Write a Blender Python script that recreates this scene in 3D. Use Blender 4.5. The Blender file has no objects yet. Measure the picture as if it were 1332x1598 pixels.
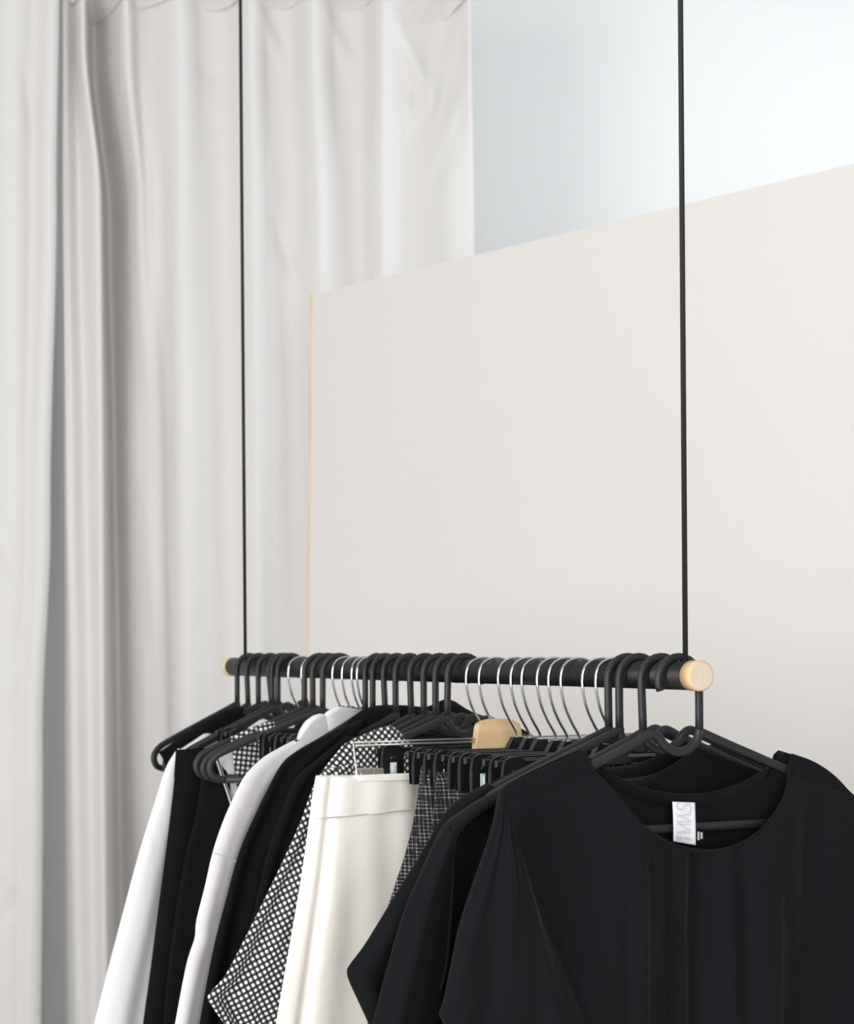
import bpy, bmesh, math, random
from mathutils import Vector, Matrix

S = bpy.context.scene
COL = S.collection
random.seed(7)

# ------------------------------------------------------------------ camera, world, light, exposure
F = 3000.0                      # focal length in pixels of the 1332x1598 frame
PX, PY = 666.0, 1007.0          # principal point (horizon a little below the middle)
ROLL = 0.0075
CAM_Z = 1.6

cd = bpy.data.cameras.new('camera')
cam = bpy.data.objects.new('camera', cd)
COL.objects.link(cam)
cam.location = (0, 0, CAM_Z)
cam.rotation_euler = (math.pi / 2, ROLL, 0)
cd.sensor_fit = 'VERTICAL'
cd.sensor_height = 24.0
cd.lens = 24.0 * F / 1598.0
cd.shift_y = (PY - 799.0) / 1598.0
cd.clip_start = 0.05
cd.dof.use_dof = True
cd.dof.focus_distance = 2.30
cd.dof.aperture_fstop = cd.lens / 1000.0 / 0.0075
S.camera = cam

W = bpy.data.worlds.new('world')
S.world = W
W.use_nodes = True
bg = W.node_tree.nodes['Background']
bg.inputs['Color'].default_value = (0.97, 0.985, 1.0, 1)
bg.inputs['Strength'].default_value = 0.40


def area(name, loc, target, sx, sy, power, color):
    ld = bpy.data.lights.new(name, 'AREA')
    ld.shape = 'RECTANGLE'
    ld.size, ld.size_y = sx, sy
    ld.energy = power
    ld.color = color
    o = bpy.data.objects.new(name, ld)
    COL.objects.link(o)
    o.location = loc
    o.rotation_euler = (Vector(target) - Vector(loc)).to_track_quat('-Z', 'Y').to_euler()
    return o


area('window_light', (-2.65, -0.7, 2.0), (0.1, 4.0, 1.5), 1.8, 2.2, 92, (1.0, 0.985, 0.965))
area('front_fill_light', (0.5, -1.9, 2.0), (0.1, 3.2, 1.45), 1.8, 1.8, 72, (0.97, 0.985, 1.0))  # added fill lamp behind the camera for camera-facing surfaces, no actual window there
sw = area('side_window_light', (2.5, 4.5, 3.4), (0.1, 5.9, 2.6), 1.2, 1.4, 12.5, (0.95, 0.98, 1.0))
sw.data.spread = math.radians(110)

S.view_settings.view_transform = 'Standard'
S.view_settings.look = 'None'
S.view_settings.gamma = 1.0
S.view_settings.use_curve_mapping = False
S.view_settings.exposure = 0.3


# ------------------------------------------------------------------ helpers
def project(p):
    X = F * p[0] / p[1]
    Y = F * (CAM_Z - p[2]) / p[1]
    return (PX + X + ROLL * Y, PY + Y - ROLL * X)


def ray(x, y):
    dx, dy = x - PX, y - PY
    X = dx - ROLL * dy
    Y = dy + ROLL * dx
    return Vector((X / F, 1.0, -Y / F))


def smooth(pts, n, closed=False):
    """n points along a Catmull-Rom curve through pts (any dimension), even in parameter"""
    m = len(pts)
    out = []
    dim = len(pts[0])
    segs = m if closed else m - 1
    for i in range(n):
        t = i / n * segs if closed else i / (n - 1) * segs
        k = min(int(t), segs - 1)
        f = t - k
        if closed:
            g = lambda j: pts[j % m]
        else:
            g = lambda j: pts[max(0, min(m - 1, j))]
        p0, p1, p2, p3 = g(k - 1), g(k), g(k + 1), g(k + 2)
        out.append(tuple(0.5 * ((2 * p1[d]) + (-p0[d] + p2[d]) * f + (2 * p0[d] - 5 * p1[d] + 4 * p2[d] - p3[d]) * f * f
                                + (-p0[d] + 3 * p1[d] - 3 * p2[d] + p3[d]) * f ** 3) for d in range(dim)))
    return out


def even(pts, n):
    """n points evenly spaced along a smooth curve through pts"""
    d = smooth(pts, 40 * len(pts))
    L = [0.0]
    for a, b in zip(d, d[1:]):
        L.append(L[-1] + math.dist(a, b))
    out = []
    j = 0
    for i in range(n):
        s = L[-1] * i / (n - 1)
        while j < len(L) - 2 and L[j + 1] < s:
            j += 1
        f = (s - L[j]) / max(1e-9, L[j + 1] - L[j])
        out.append(tuple(d[j][q] + (d[j + 1][q] - d[j][q]) * min(1, max(0, f)) for q in range(len(d[0]))))
    return out


def link(name, bm, mat, parent=None, shade=True, kind=None):
    bmesh.ops.recalc_face_normals(bm, faces=bm.faces[:])
    me = bpy.data.meshes.new(name)
    bm.to_mesh(me)
    bm.free()
    if shade:
        for p in me.polygons:
            p.use_smooth = True
    o = bpy.data.objects.new(name, me)
    COL.objects.link(o)
    if mat:
        me.materials.append(mat)
    if parent:
        o.parent = parent
    if kind:
        o['kind'] = kind
    return o


def empty(name, label, cat, group=None, loc=(0, 0, 0), rz=0.0):
    o = bpy.data.objects.new(name, None)
    o.empty_display_size = 0.05
    COL.objects.link(o)
    o.location = loc
    o.rotation_euler = (0, 0, rz)
    o['label'] = label
    o['category'] = cat
    if group:
        o['group'] = group
    return o


def tag(o, label, cat, group=None):
    o['label'] = label
    o['category'] = cat
    if group:
        o['group'] = group
    return o


def box(bm, x0, x1, y0, y1, z0, z1, bev=0.0, seg=2):
    r = bmesh.ops.create_cube(bm, size=1.0)
    vs = r['verts']
    for v in vs:
        v.co = Vector(((x0 + x1) / 2 + v.co.x * (x1 - x0), (y0 + y1) / 2 + v.co.y * (y1 - y0), (z0 + z1) / 2 + v.co.z * (z1 - z0)))
    if bev > 0:
        es = list({e for v in vs for e in v.link_edges})
        bmesh.ops.bevel(bm, geom=es, offset=bev, segments=seg, profile=0.5, affect='EDGES')


def sweep(bm, path, a, b, n=10, power=2.0, closed=False, cap=True):
    """sweep a rounded section along path of (x, y, z) points that runs mainly in the local xz plane:
    a = half size in that plane, b = half size along y"""
    P = [Vector(p) for p in path]
    m = len(P)
    rings = []
    for i in range(m):
        if closed:
            T = P[(i + 1) % m] - P[i - 1]
        else:
            T = P[min(m - 1, i + 1)] - P[max(0, i - 1)]
        T.normalize()
        Y = Vector((0, 1, 0))
        N = T.cross(Y)
        if N.length < 1e-6:
            N = Vector((1, 0, 0))
        N.normalize()
        Yp = N.cross(T)
        ring = []
        for k in range(n):
            t = 2 * math.pi * k / n
            c, s = math.cos(t), math.sin(t)
            e = 2.0 / power
            cc = math.copysign(abs(c) ** e, c)
            ss = math.copysign(abs(s) ** e, s)
            ring.append(bm.verts.new(P[i] + N * (a * cc) + Yp * (b * ss)))
        rings.append(ring)
    for i in range(m if closed else m - 1):
        r0, r1 = rings[i], rings[(i + 1) % m]
        for k in range(n):
            bm.faces.new((r0[k], r0[(k + 1) % n], r1[(k + 1) % n], r1[k]))
    if cap and not closed:
        bm.faces.new(rings[0])
        bm.faces.new(list(reversed(rings[-1])))


def tube(bm, path, r, n=10, closed=False):
    """round tube along a free 3D path"""
    P = [Vector(p) for p in path]
    m = len(P)
    rings = []
    N = None
    for i in range(m):
        T = (P[(i + 1) % m] - P[i - 1]) if closed else (P[min(m - 1, i + 1)] - P[max(0, i - 1)])
        T.normalize()
        if N is None:
            N = T.cross(Vector((0, 0, 1)))
            if N.length < 1e-4:
                N = T.cross(Vector((1, 0, 0)))
        N = (N - T * N.dot(T)).normalized()
        B = T.cross(N)
        rings.append([bm.verts.new(P[i] + (N * math.cos(2 * math.pi * k / n) + B * math.sin(2 * math.pi * k / n)) * r) for k in range(n)])
    for i in range(m if closed else m - 1):
        r0, r1 = rings[i], rings[(i + 1) % m]
        for k in range(n):
            bm.faces.new((r0[k], r0[(k + 1) % n], r1[(k + 1) % n], r1[k]))
    if not closed:
        bm.faces.new(rings[0])
        bm.faces.new(list(reversed(rings[-1])))


# ------------------------------------------------------------------ materials
def mat(name, color, rough=0.6, metal=0.0, spec=0.5, sheen=0.0, coat=0.0):
    m = bpy.data.materials.new(name)
    m.use_nodes = True
    b = m.node_tree.nodes['Principled BSDF']
    b.inputs['Base Color'].default_value = (*color, 1)
    b.inputs['Roughness'].default_value = rough
    b.inputs['Metallic'].default_value = metal
    b.inputs['Specular IOR Level'].default_value = spec
    b.inputs['Sheen Weight'].default_value = sheen
    b.inputs['Sheen Roughness'].default_value = 0.5
    b.inputs['Coat Weight'].default_value = coat
    return m


def N(m, t, **kw):
    n = m.node_tree.nodes.new(t)
    for k, v in kw.items():
        if hasattr(n, k) and not k.startswith('in_'):
            setattr(n, k, v)
    return n


def L(m, a, b):
    m.node_tree.links.new(a, b)


def noise_bump(m, scale, strength, dist=0.001, detail=3.0, stretch=None):
    tc = N(m, 'ShaderNodeTexCoord')
    src = tc.outputs['Object']
    if stretch:
        mp = N(m, 'ShaderNodeMapping')
        mp.inputs['Scale'].default_value = stretch
        L(m, src, mp.inputs['Vector'])
        src = mp.outputs['Vector']
    nz = N(m, 'ShaderNodeTexNoise')
    nz.inputs['Scale'].default_value = scale
    nz.inputs['Detail'].default_value = detail
    L(m, src, nz.inputs['Vector'])
    bp = N(m, 'ShaderNodeBump')
    bp.inputs['Strength'].default_value = strength
    bp.inputs['Distance'].default_value = dist
    L(m, nz.outputs['Fac'], bp.inputs['Height'])
    b = m.node_tree.nodes['Principled BSDF']
    L(m, bp.outputs['Normal'], b.inputs['Normal'])
    return nz


def tint_noise(m, c1, c2, scale, stretch=None, detail=3.0):
    tc = N(m, 'ShaderNodeTexCoord')
    src = tc.outputs['Object']
    if stretch:
        mp = N(m, 'ShaderNodeMapping')
        mp.inputs['Scale'].default_value = stretch
        L(m, src, mp.inputs['Vector'])
        src = mp.outputs['Vector']
    nz = N(m, 'ShaderNodeTexNoise')
    nz.inputs['Scale'].default_value = scale
    nz.inputs['Detail'].default_value = detail
    L(m, src, nz.inputs['Vector'])
    cr = N(m, 'ShaderNodeValToRGB')
    cr.color_ramp.elements[0].position = 0.3
    cr.color_ramp.elements[1].position = 0.7
    cr.color_ramp.elements[0].color = (*c1, 1)
    cr.color_ramp.elements[1].color = (*c2, 1)
    L(m, nz.outputs['Fac'], cr.inputs['Fac'])
    L(m, cr.outputs['Color'], m.node_tree.nodes['Principled BSDF'].inputs['Base Color'])


def fabric(name, color, sheen=0.15, rough=0.9, fine=900, wr=7.0, wstr=0.25, wdist=0.01):
    """woven cloth: fine weave bump over soft wrinkles"""
    m = mat(name, color, rough, 0, 0.25 if max(color) > 0.1 else 0.10, sheen)
    tc = N(m, 'ShaderNodeTexCoord')
    n1 = N(m, 'ShaderNodeTexNoise')
    n1.inputs['Scale'].default_value = fine
    n1.inputs['Detail'].default_value = 1.0
    n2 = N(m, 'ShaderNodeTexNoise')
    n2.inputs['Scale'].default_value = wr
    n2.inputs['Detail'].default_value = 3.0
    n2.inputs['Distortion'].default_value = 0.6
    L(m, tc.outputs['Object'], n1.inputs['Vector'])
    L(m, tc.outputs['Object'], n2.inputs['Vector'])
    b1 = N(m, 'ShaderNodeBump')
    b1.inputs['Strength'].default_value = 0.25
    b1.inputs['Distance'].default_value = 0.0006
    b2 = N(m, 'ShaderNodeBump')
    b2.inputs['Strength'].default_value = wstr
    b2.inputs['Distance'].default_value = wdist
    L(m, n2.outputs['Fac'], b2.inputs['Height'])
    L(m, n1.outputs['Fac'], b1.inputs['Height'])
    L(m, b2.outputs['Normal'], b1.inputs['Normal'])
    L(m, b1.outputs['Normal'], m.node_tree.nodes['Principled BSDF'].inputs['Normal'])
    return m


def math_node(m, op, a, b=None):
    n = N(m, 'ShaderNodeMath')
    n.operation = op
    for i, v in enumerate((a, b)):
        if v is None:
            continue
        if isinstance(v, (int, float)):
            n.inputs[i].default_value = v
        else:
            L(m, v, n.inputs[i])
    return n.outputs[0]


def gingham(name, period, fill=0.5, mid=0.06):
    m = mat(name, (0.8, 0.8, 0.8), 0.9, 0, 0.25, 0.1)
    uv = N(m, 'ShaderNodeUVMap')
    sp = N(m, 'ShaderNodeSeparateXYZ')
    L(m, uv.outputs['UV'], sp.inputs[0])
    band = []
    for ax in ('X', 'Y'):
        f = math_node(m, 'FRACT', math_node(m, 'DIVIDE', sp.outputs[ax], period))
        d = math_node(m, 'ABSOLUTE', math_node(m, 'SUBTRACT', f, 0.5))
        mr = N(m, 'ShaderNodeMapRange')
        mr.inputs['From Min'].default_value = fill / 2 - 0.05
        mr.inputs['From Max'].default_value = fill / 2 + 0.05
        mr.inputs['To Min'].default_value = 1.0
        mr.inputs['To Max'].default_value = 0.0
        L(m, d, mr.inputs['Value'])
        band.append(mr.outputs['Result'])       # 1 = white yarn
    s = math_node(m, 'MULTIPLY', math_node(m, 'ADD', band[0], band[1]), 0.5)
    cr = N(m, 'ShaderNodeValToRGB')
    e = cr.color_ramp.elements
    e[0].position, e[0].color = 0.0, (0.012, 0.012, 0.013, 1)
    e[1].position, e[1].color = 1.0, (0.86, 0.85, 0.84, 1)
    k = e.new(0.5)
    k.color = (mid, mid, mid, 1)
    L(m, s, cr.inputs['Fac'])
    L(m, cr.outputs['Color'], m.node_tree.nodes['Principled BSDF'].inputs['Base Color'])
    return m


def tweed(name):
    m = mat(name, (0.05, 0.05, 0.05), 0.95, 0, 0.2, 0.2)
    uv = N(m, 'ShaderNodeUVMap')
    sp = N(m, 'ShaderNodeSeparateXYZ')
    L(m, uv.outputs['UV'], sp.inputs[0])
    tot = None
    for ax, per, wdt, st in (('X', 0.0056, 0.12, (300, 30, 1)), ('Y', 0.0044, 0.17, (30, 300, 1))):
        mp = N(m, 'ShaderNodeMapping')
        mp.inputs['Scale'].default_value = st
        L(m, uv.outputs['UV'], mp.inputs['Vector'])
        nz = N(m, 'ShaderNodeTexNoise')
        nz.inputs['Scale'].default_value = 1.0
        nz.inputs['Detail'].default_value = 2.0
        L(m, mp.outputs['Vector'], nz.inputs['Vector'])
        wob = math_node(m, 'MULTIPLY', math_node(m, 'SUBTRACT', nz.outputs['Fac'], 0.5), 0.12)
        f = math_node(m, 'FRACT', math_node(m, 'ADD', math_node(m, 'DIVIDE', sp.outputs[ax], per), wob))
        on = math_node(m, 'LESS_THAN', math_node(m, 'ABSOLUTE', math_node(m, 'SUBTRACT', f, 0.5)), wdt)
        on = math_node(m, 'MULTIPLY', on, math_node(m, 'GREATER_THAN', nz.outputs['Fac'], 0.43))
        tot = on if tot is None else math_node(m, 'ADD', tot, on)
    cr = N(m, 'ShaderNodeValToRGB')
    e = cr.color_ramp.elements
    e[0].position, e[0].color = 0.0, (0.012, 0.012, 0.013, 1)
    e[1].position, e[1].color = 1.0, (0.42, 0.41, 0.39, 1)
    k = e.new(0.5)
    k.color = (0.10, 0.098, 0.095, 1)
    L(m, math_node(m, 'MULTIPLY', tot, 0.5), cr.inputs['Fac'])
    L(m, cr.outputs['Color'], m.node_tree.nodes['Principled BSDF'].inputs['Base Color'])
    return m


M_wall = mat('wall_paint', (0.84, 0.86, 0.865), 0.9)
noise_bump(M_wall, 60, 0.05)
M_ceiling = mat('ceiling_paint', (0.85, 0.85, 0.85), 0.9)
noise_bump(M_ceiling, 60, 0.05)
M_floor = mat('floor_concrete', (0.55, 0.54, 0.52), 0.5)
tint_noise(M_floor, (0.50, 0.49, 0.47), (0.60, 0.59, 0.57), 2.0)
M_panel = mat('panel_paint', (0.78, 0.745, 0.72), 0.75, 0, 0.3)
noise_bump(M_panel, 120, 0.04)
M_lipping = mat('raw_wood_edge', (0.80, 0.60, 0.38), 0.6)
tint_noise(M_lipping, (0.74, 0.52, 0.30), (0.84, 0.66, 0.45), 6, (4, 4, 0.6))
M_curtain = fabric('curtain_cloth', (0.77, 0.75, 0.735), 0.15, 0.75, 700, 4.5, 0.55, 0.02)
M_rail = mat('rail_black', (0.009, 0.009, 0.010), 0.45, 0, 0.35)
noise_bump(M_rail, 40, 0.08, 0.002)
M_cord = mat('cord_black', (0.010, 0.010, 0.011), 0.7)
noise_bump(M_cord, 600, 0.4, 0.001)
M_endwood = mat('end_cap_wood', (0.72, 0.55, 0.36), 0.55)
tint_noise(M_endwood, (0.66, 0.52, 0.40), (0.76, 0.66, 0.56), 60, (1, 0.2, 0.15))
M_capside = mat('end_cap_side_wood', (0.75, 0.53, 0.30), 0.5)
tint_noise(M_capside, (0.70, 0.46, 0.24), (0.82, 0.62, 0.38), 40, (1, 1, 0.3))
M_block = mat('hanger_block_wood', (0.75, 0.53, 0.30), 0.42)
tint_noise(M_block, (0.70, 0.47, 0.24), (0.80, 0.58, 0.34), 30, (0.35, 1, 2.5))
M_plastic = mat('hanger_plastic', (0.015, 0.0158, 0.017), 0.46, 0, 0.5)
noise_bump(M_plastic, 500, 0.1, 0.0005)
M_clip = mat('clip_plastic', (0.010, 0.010, 0.011), 0.28)
noise_bump(M_clip, 200, 0.05, 0.0005)
M_chrome = mat('chrome_wire', (0.62, 0.64, 0.65), 0.14, 1.0)
noise_bump(M_chrome, 100, 0.02, 0.0002)
M_steel = mat('brushed_wire', (0.52, 0.50, 0.47), 0.30, 1.0)
noise_bump(M_steel, 200, 0.05, 0.0002)
M_sticker = mat('size_sticker', (0.66, 0.76, 0.76), 0.5)
noise_bump(M_sticker, 300, 0.02, 0.0002)
M_ink = mat('ink_grey', (0.16, 0.16, 0.17), 0.6)
noise_bump(M_ink, 300, 0.02, 0.0002)
M_inkpale = mat('ink_pale_grey', (0.30, 0.30, 0.31), 0.6)
noise_bump(M_inkpale, 300, 0.02, 0.0002)
M_thread = mat('thread_white', (0.75, 0.75, 0.76), 0.7)
noise_bump(M_thread, 300, 0.02, 0.0002)
M_label = fabric('label_satin', (0.84, 0.84, 0.86), 0.1, 0.6, 1500, 40, 0.2, 0.002)
M_black = fabric('black_crepe', (0.0068, 0.0073, 0.0088), 0.04, 0.9, 1100, 9.0, 0.5, 0.012)
M_black2 = fabric('black_wool', (0.0055, 0.0055, 0.006), 0.02, 0.95, 900, 8.0, 0.4, 0.012)
M_trouser = fabric('black_suiting', (0.0065, 0.0065, 0.0072), 0.02, 0.9, 1400, 7.0, 0.25, 0.01)
M_white = fabric('white_poplin', (0.83, 0.81, 0.82), 0.1, 0.8, 1400, 9.0, 0.35, 0.012)
M_white2 = fabric('offwhite_cotton', (0.80, 0.775, 0.765), 0.1, 0.8, 1400, 8.0, 0.35, 0.012)
M_cream = fabric('cream_wool', (0.88, 0.835, 0.77), 0.1, 0.9, 900, 8.0, 0.35, 0.012)
M_seam = fabric('cream_seam', (0.62, 0.58, 0.53), 0.1, 0.9, 900, 8.0, 0.2, 0.005)
M_gingham = gingham('gingham_cotton', 0.0070, 0.53, 0.06)
M_ginghambig = gingham('gingham_cotton_wide', 0.0078, 0.55, 0.06)
M_tweed = tweed('tweed_wool')
M_stripe = gingham('striped_binding', 0.006, 0.5, 0.02)

# ------------------------------------------------------------------ the room
CEIL = 4.05
bm = bmesh.new(); box(bm, -2.8, 4.2, -1.5, 6.3, -0.1, 0.0); link('floor', bm, M_floor, None, False, 'structure')
bm = bmesh.new(); box(bm, -2.8, 4.2, 1.0, 6.3, CEIL, CEIL + 0.1); link('ceiling', bm, M_ceiling, None, False, 'structure')
bm = bmesh.new(); box(bm, -2.8, 4.2, 6.2, 6.3, 0, CEIL); link('wall_back', bm, M_wall, None, False, 'structure')
bm = bmesh.new(); box(bm, -2.9, -2.8, 1.0, 6.3, 0, CEIL); link('wall_left', bm, M_wall, None, False, 'structure')

# partition panel: a tall painted board, its far end on the left, coming towards the viewer on the right
pl_top = ray(484, 460) * 4.5 + Vector((0, 0, CAM_Z))
pl_mid = ray(478.5, 1010) * 4.47 + Vector((0, 0, CAM_Z))
slope = (pl_top - pl_mid) / (pl_top.z - pl_mid.z)
pl_bot = pl_top - slope * pl_top.z
pdir = Vector((0.2237, -0.266, 0)).normalized()
pn = Vector((pdir.y, -pdir.x, 0))             # towards the camera side
if pn.y > 0:
    pn = -pn


def slab(bm, a, b, length, thick, off0=0.0, off1=0.0, start=0.0):
    vs = []
    for o in (0, 1):
        d = pn * (-thick * o + off0)
        for p, s in ((a, start), (a, start + length), (b, start + length), (b, start)):
            vs.append(bm.verts.new(p + pdir * s + d))
    for f in ((0, 1, 2, 3), (7, 6, 5, 4), (0, 4, 5, 1), (1, 5, 6, 2), (2, 6, 7, 3), (3, 7, 4, 0)):
        bm.faces.new([vs[i] for i in f])


panel = empty('partition_panel', 'tall cream painted board standing in front of the curtain, behind the rail', 'partition')
bm = bmesh.new(); slab(bm, pl_bot, pl_top, 2.35, 0.03, start=0.008); link('board', bm, M_panel, panel, False)
bm = bmesh.new(); slab(bm, pl_bot, pl_top, 0.0085, 0.03, 0.0008); e = link('edge_lipping', bm, M_lipping, panel, False)
e['label'] = 'bare wood strip on the vertical edge'


# ------------------------------------------------------------------ curtains
def interp_rows(rows, y):
    """rows: list of (y, [(x, d), ...]) with equal counts"""
    if y <= rows[0][0]:
        return rows[0][1]
    for (y0, a), (y1, b) in zip(rows, rows[1:]):
        if y <= y1:
            f = (y - y0) / (y1 - y0)
            f = f * f * (3 - 2 * f)
            return [(p[0] + (q[0] - p[0]) * f, p[1] + (q[1] - p[1]) * f) for p, q in zip(a, b)]
    return rows[-1][1]


def curtain_mesh(bm, rows, depth, y0, y1, nx, ny, extra=None):
    k = depth / F
    grid = []
    for j in range(ny + 1):
        y = y0 + (y1 - y0) * j / ny
        prof = smooth(interp_rows(rows, y), nx + 1)
        line = []
        for i, (x, d) in enumerate(prof):
            if extra:
                d += extra(x, y)
            line.append(bm.verts.new(((x - PX) * (depth - d) / F, depth - d, CAM_Z - (y - PY) * k)))
        grid.append(line)
    for j in range(ny):
        for i in range(nx):
            bm.faces.new((grid[j][i], grid[j + 1][i], grid[j + 1][i + 1], grid[j][i + 1]))


def crease(x, y, x0, y0, x1, y1, w, a):
    """a soft diagonal pull line in the cloth"""
    dx, dy = x1 - x0, y1 - y0
    t = ((x - x0) * dx + (y - y0) * dy) / (dx * dx + dy * dy)
    if t < 0 or t > 1:
        return 0.0
    d = abs((x - x0) * dy - (y - y0) * dx) / math.hypot(dx, dy)
    return a * math.exp(-(d / w) ** 2) * math.sin(math.pi * t)


DR = 5.2
FLOOR_Y = PY + CAM_Z / DR * F - 8
rowsR = [
    (-60, [(40, -.45), (90, -.45), (101, -.02), (109, .05), (121, .02), (137, .06), (141, -.05), (152, -.15), (176, -.08), (200, .045), (220, -.025), (245, .01), (285, .055), (322, -.025), (360, -.01), (392, .065), (425, -.02), (460, -.015), (494, .065), (530, -.03), (570, -.02), (603, .07), (640, -.03), (690, -.04), (722, .02), (738, .05), (741, .02)]),
    (60, [(40, -.45), (90, -.45), (102, -.01), (109, .055), (122, .0), (137, .065), (142, -.05), (153, -.16), (178, -.08), (203, .04), (222, -.02), (245, .003), (285, .055), (322, -.015), (360, -.02), (396, .055), (425, -.012), (460, -.015), (494, .058), (530, -.02), (570, -.02), (603, .062), (640, -.015), (690, -.03), (722, .01), (738, .04), (741, .02)]),
    (320, [(35, -.45), (90, -.45), (101, .01), (110, .055), (130, .015), (158, .08), (163, -.05), (174, -.18), (196, -.12), (220, .0), (236, .0), (256, .0), (285, .055), (322, .0), (360, -.012), (398, .05), (427, .0), (462, -.012), (500, .045), (537, .0), (568, -.012), (600, .046), (640, -.014), (680, .01), (705, .025), (735, .02), (744, .015)]),
    (700, [(30, -.42), (90, -.42), (103, .01), (113, .06), (136, .03), (160, .08), (164, -.05), (180, -.19), (202, -.11), (230, -.075), (254, -.05), (266, .012), (288, .06), (325, .02), (362, .0), (400, .055), (430, .01), (462, -.012), (505, .035), (540, .005), (570, -.008), (600, .035), (640, -.005), (680, .012), (710, .015), (735, .012), (745, .01)]),
    (1100, [(25, -.34), (80, -.30), (104, .0), (115, .06), (140, .04), (160, .08), (164, -.05), (182, -.20), (206, -.14), (238, -.11), (260, -.075), (270, .02), (292, .065), (325, .03), (365, .01), (400, .055), (430, .012), (462, -.005), (505, .025), (540, .005), (570, .0), (600, .025), (640, .0), (680, .01), (710, .01), (735, .01), (745, .01)]),
    (1950, [(15, -.30), (70, -.24), (106, -.04), (120, .05), (146, .05), (163, .08), (168, -.05), (184, -.21), (212, -.20), (245, -.17), (266, -.10), (278, .01), (298, .065), (325, .035), (365, .015), (400, .05), (430, .015), (462, .0), (505, .025), (540, .005), (570, .0), (600, .02), (640, .0), (680, .01), (710, .01), (735, .01), (745, .01)]),
]


def extraR(x, y):
    d = 0.0
    d += crease(x, y, 606, 0, 690, 180, 11, .014)
    d += crease(x, y, 498, 0, 590, 150, 10, .010)
    d += crease(x, y, 398, 0, 460, 110, 9, .009)
    d += crease(x, y, 735, 20, 640, 235, 12, .012)
    d += crease(x, y, 738, 120, 660, 300, 11, .008)
    d += crease(x, y, 310, 95, 370, 150, 4, -.006)
    d += crease(x, y, 420, 320, 480, 460, 9, -.006)
    d += crease(x, y, 290, 1230, 420, 1140, 12, .006)
    d += crease(x, y, 225, 700, 240, 1000, 12, .006)
    d *= 1.7
    return d


cr_ = empty('curtain', 'pale grey floor-length curtain in soft folds, hanging behind the cream board', 'curtain', None, ((450 - PX) * DR / F, DR, 0))
bm = bmesh.new()
curtain_mesh(bm, rowsR, DR, -60, FLOOR_Y, 330, 150, extraR)
o = link('drape', bm, M_curtain, cr_)
o.matrix_parent_inverse = Matrix.Translation(cr_.location).inverted()
md = o.modifiers.new('thickness', 'SOLIDIFY'); md.thickness = 0.002; md.offset = -1

# gathered heading: cloth bunched over the track, sagging between its hooks
bm = bmesh.new()
k = DR / F
hooks = [100, 140, 200, 285, 395, 494, 603, 738]
nx = 260
rowsg = []
head_prof = smooth(rowsR[0][1], 400)


def interp_heading(x):
    return min(head_prof, key=lambda q: abs(q[0] - x))[1]


for j in range(13):
    t = j / 12
    line = []
    for i in range(nx + 1):
        x = 98 + (741 - 98) * i / nx
        h = max(q for q in hooks if q <= x + 1e-6) if x >= hooks[0] else hooks[0]
        nxt = min([q for q in hooks if q > x] or [745])
        f = (x - h) / max(1, nxt - h)
        span = nxt - h
        sag = math.sin(math.pi * f) * (0.07 + 0.17 * (x > 602)) * span
        top = -64
        bot = 3 + sag
        y = top + (bot - top) * t
        d = 0.006 + 0.13 * (1 - t) * (0.35 + 0.65 * math.sin(math.pi * f)) + interp_heading(x) * t + 0.0012 * math.sin(x * 0.31 + 2 * math.sin(x * 0.05)) * t
        line.append(bm.verts.new(((x - PX) * (DR - d) / F, DR - d, CAM_Z - (y - PY) * k)))
    rowsg.append(line)
for j in range(12):
    for i in range(nx):
        bm.faces.new((rowsg[j][i], rowsg[j + 1][i], rowsg[j + 1][i + 1], rowsg[j][i + 1]))
o = link('gathered_heading', bm, M_curtain, cr_)
o.matrix_parent_inverse = Matrix.Translation(cr_.location).inverted()

DL = 5.11
FLOOR_YL = PY + CAM_Z / DL * F - 8
rowsL = [
    (-60, [(-260, -.03), (-215, .05), (-160, -.02), (-100, .05), (-50, .0), (-15, .03), (20, .045), (60, .015), (84, .04), (95, .03), (99, .0), (97, -.06)]),
    (300, [(-260, -.03), (-215, .05), (-160, -.02), (-100, .05), (-50, .0), (-15, .04), (20, .05), (55, .012), (74, .04), (87, .035), (92, .0), (90, -.06)]),
    (800, [(-260, -.03), (-215, .05), (-160, -.02), (-100, .05), (-50, .01), (-15, .045), (15, .05), (42, .03), (60, .045), (73, .035), (79, .0), (77, -.06)]),
    (1150, [(-260, -.03), (-215, .05), (-160, -.02), (-100, .05), (-50, .02), (-15, .05), (10, .045), (30, .035), (46, .045), (58, .03), (64, -.005), (62, -.06)]),
    (1950, [(-260, -.03), (-215, .05), (-160, -.02), (-100, .05), (-50, .02), (-20, .05), (0, .045), (18, .03), (34, .04), (48, .025), (54, -.005), (52, -.06)]),
]


def extraL(x, y):
    d = 0.0
    d += crease(x, y, -20, 180, 40, 260, 7, .006)
    d += crease(x, y, 30, 60, 70, 250, 10, -.008)
    d += crease(x, y, -10, 820, 50, 960, 6, .006)
    d += crease(x, y, -20, 1120, 50, 1010, 6, .005)
    d += crease(x, y, -20, 1330, 45, 1400, 7, .008)
    d += crease(x, y, -20, 1440, 40, 1380, 7, -.008)
    d += crease(x, y, -20, 640, 60, 560, 9, .005)
    return d


cl_ = empty('curtain', 'smooth pale curtain at the picture edge, beside a dark slit', 'curtain', None, ((-80 - PX) * DL / F, DL, 0))
bm = bmesh.new()
curtain_mesh(bm, rowsL, DL, -60, FLOOR_YL, 160, 150, extraL)
o = link('drape', bm, M_curtain, cl_)
o.matrix_parent_inverse = Matrix.Translation(cl_.location).inverted()
md = o.modifiers.new('thickness', 'SOLIDIFY'); md.thickness = 0.002; md.offset = -1

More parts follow.
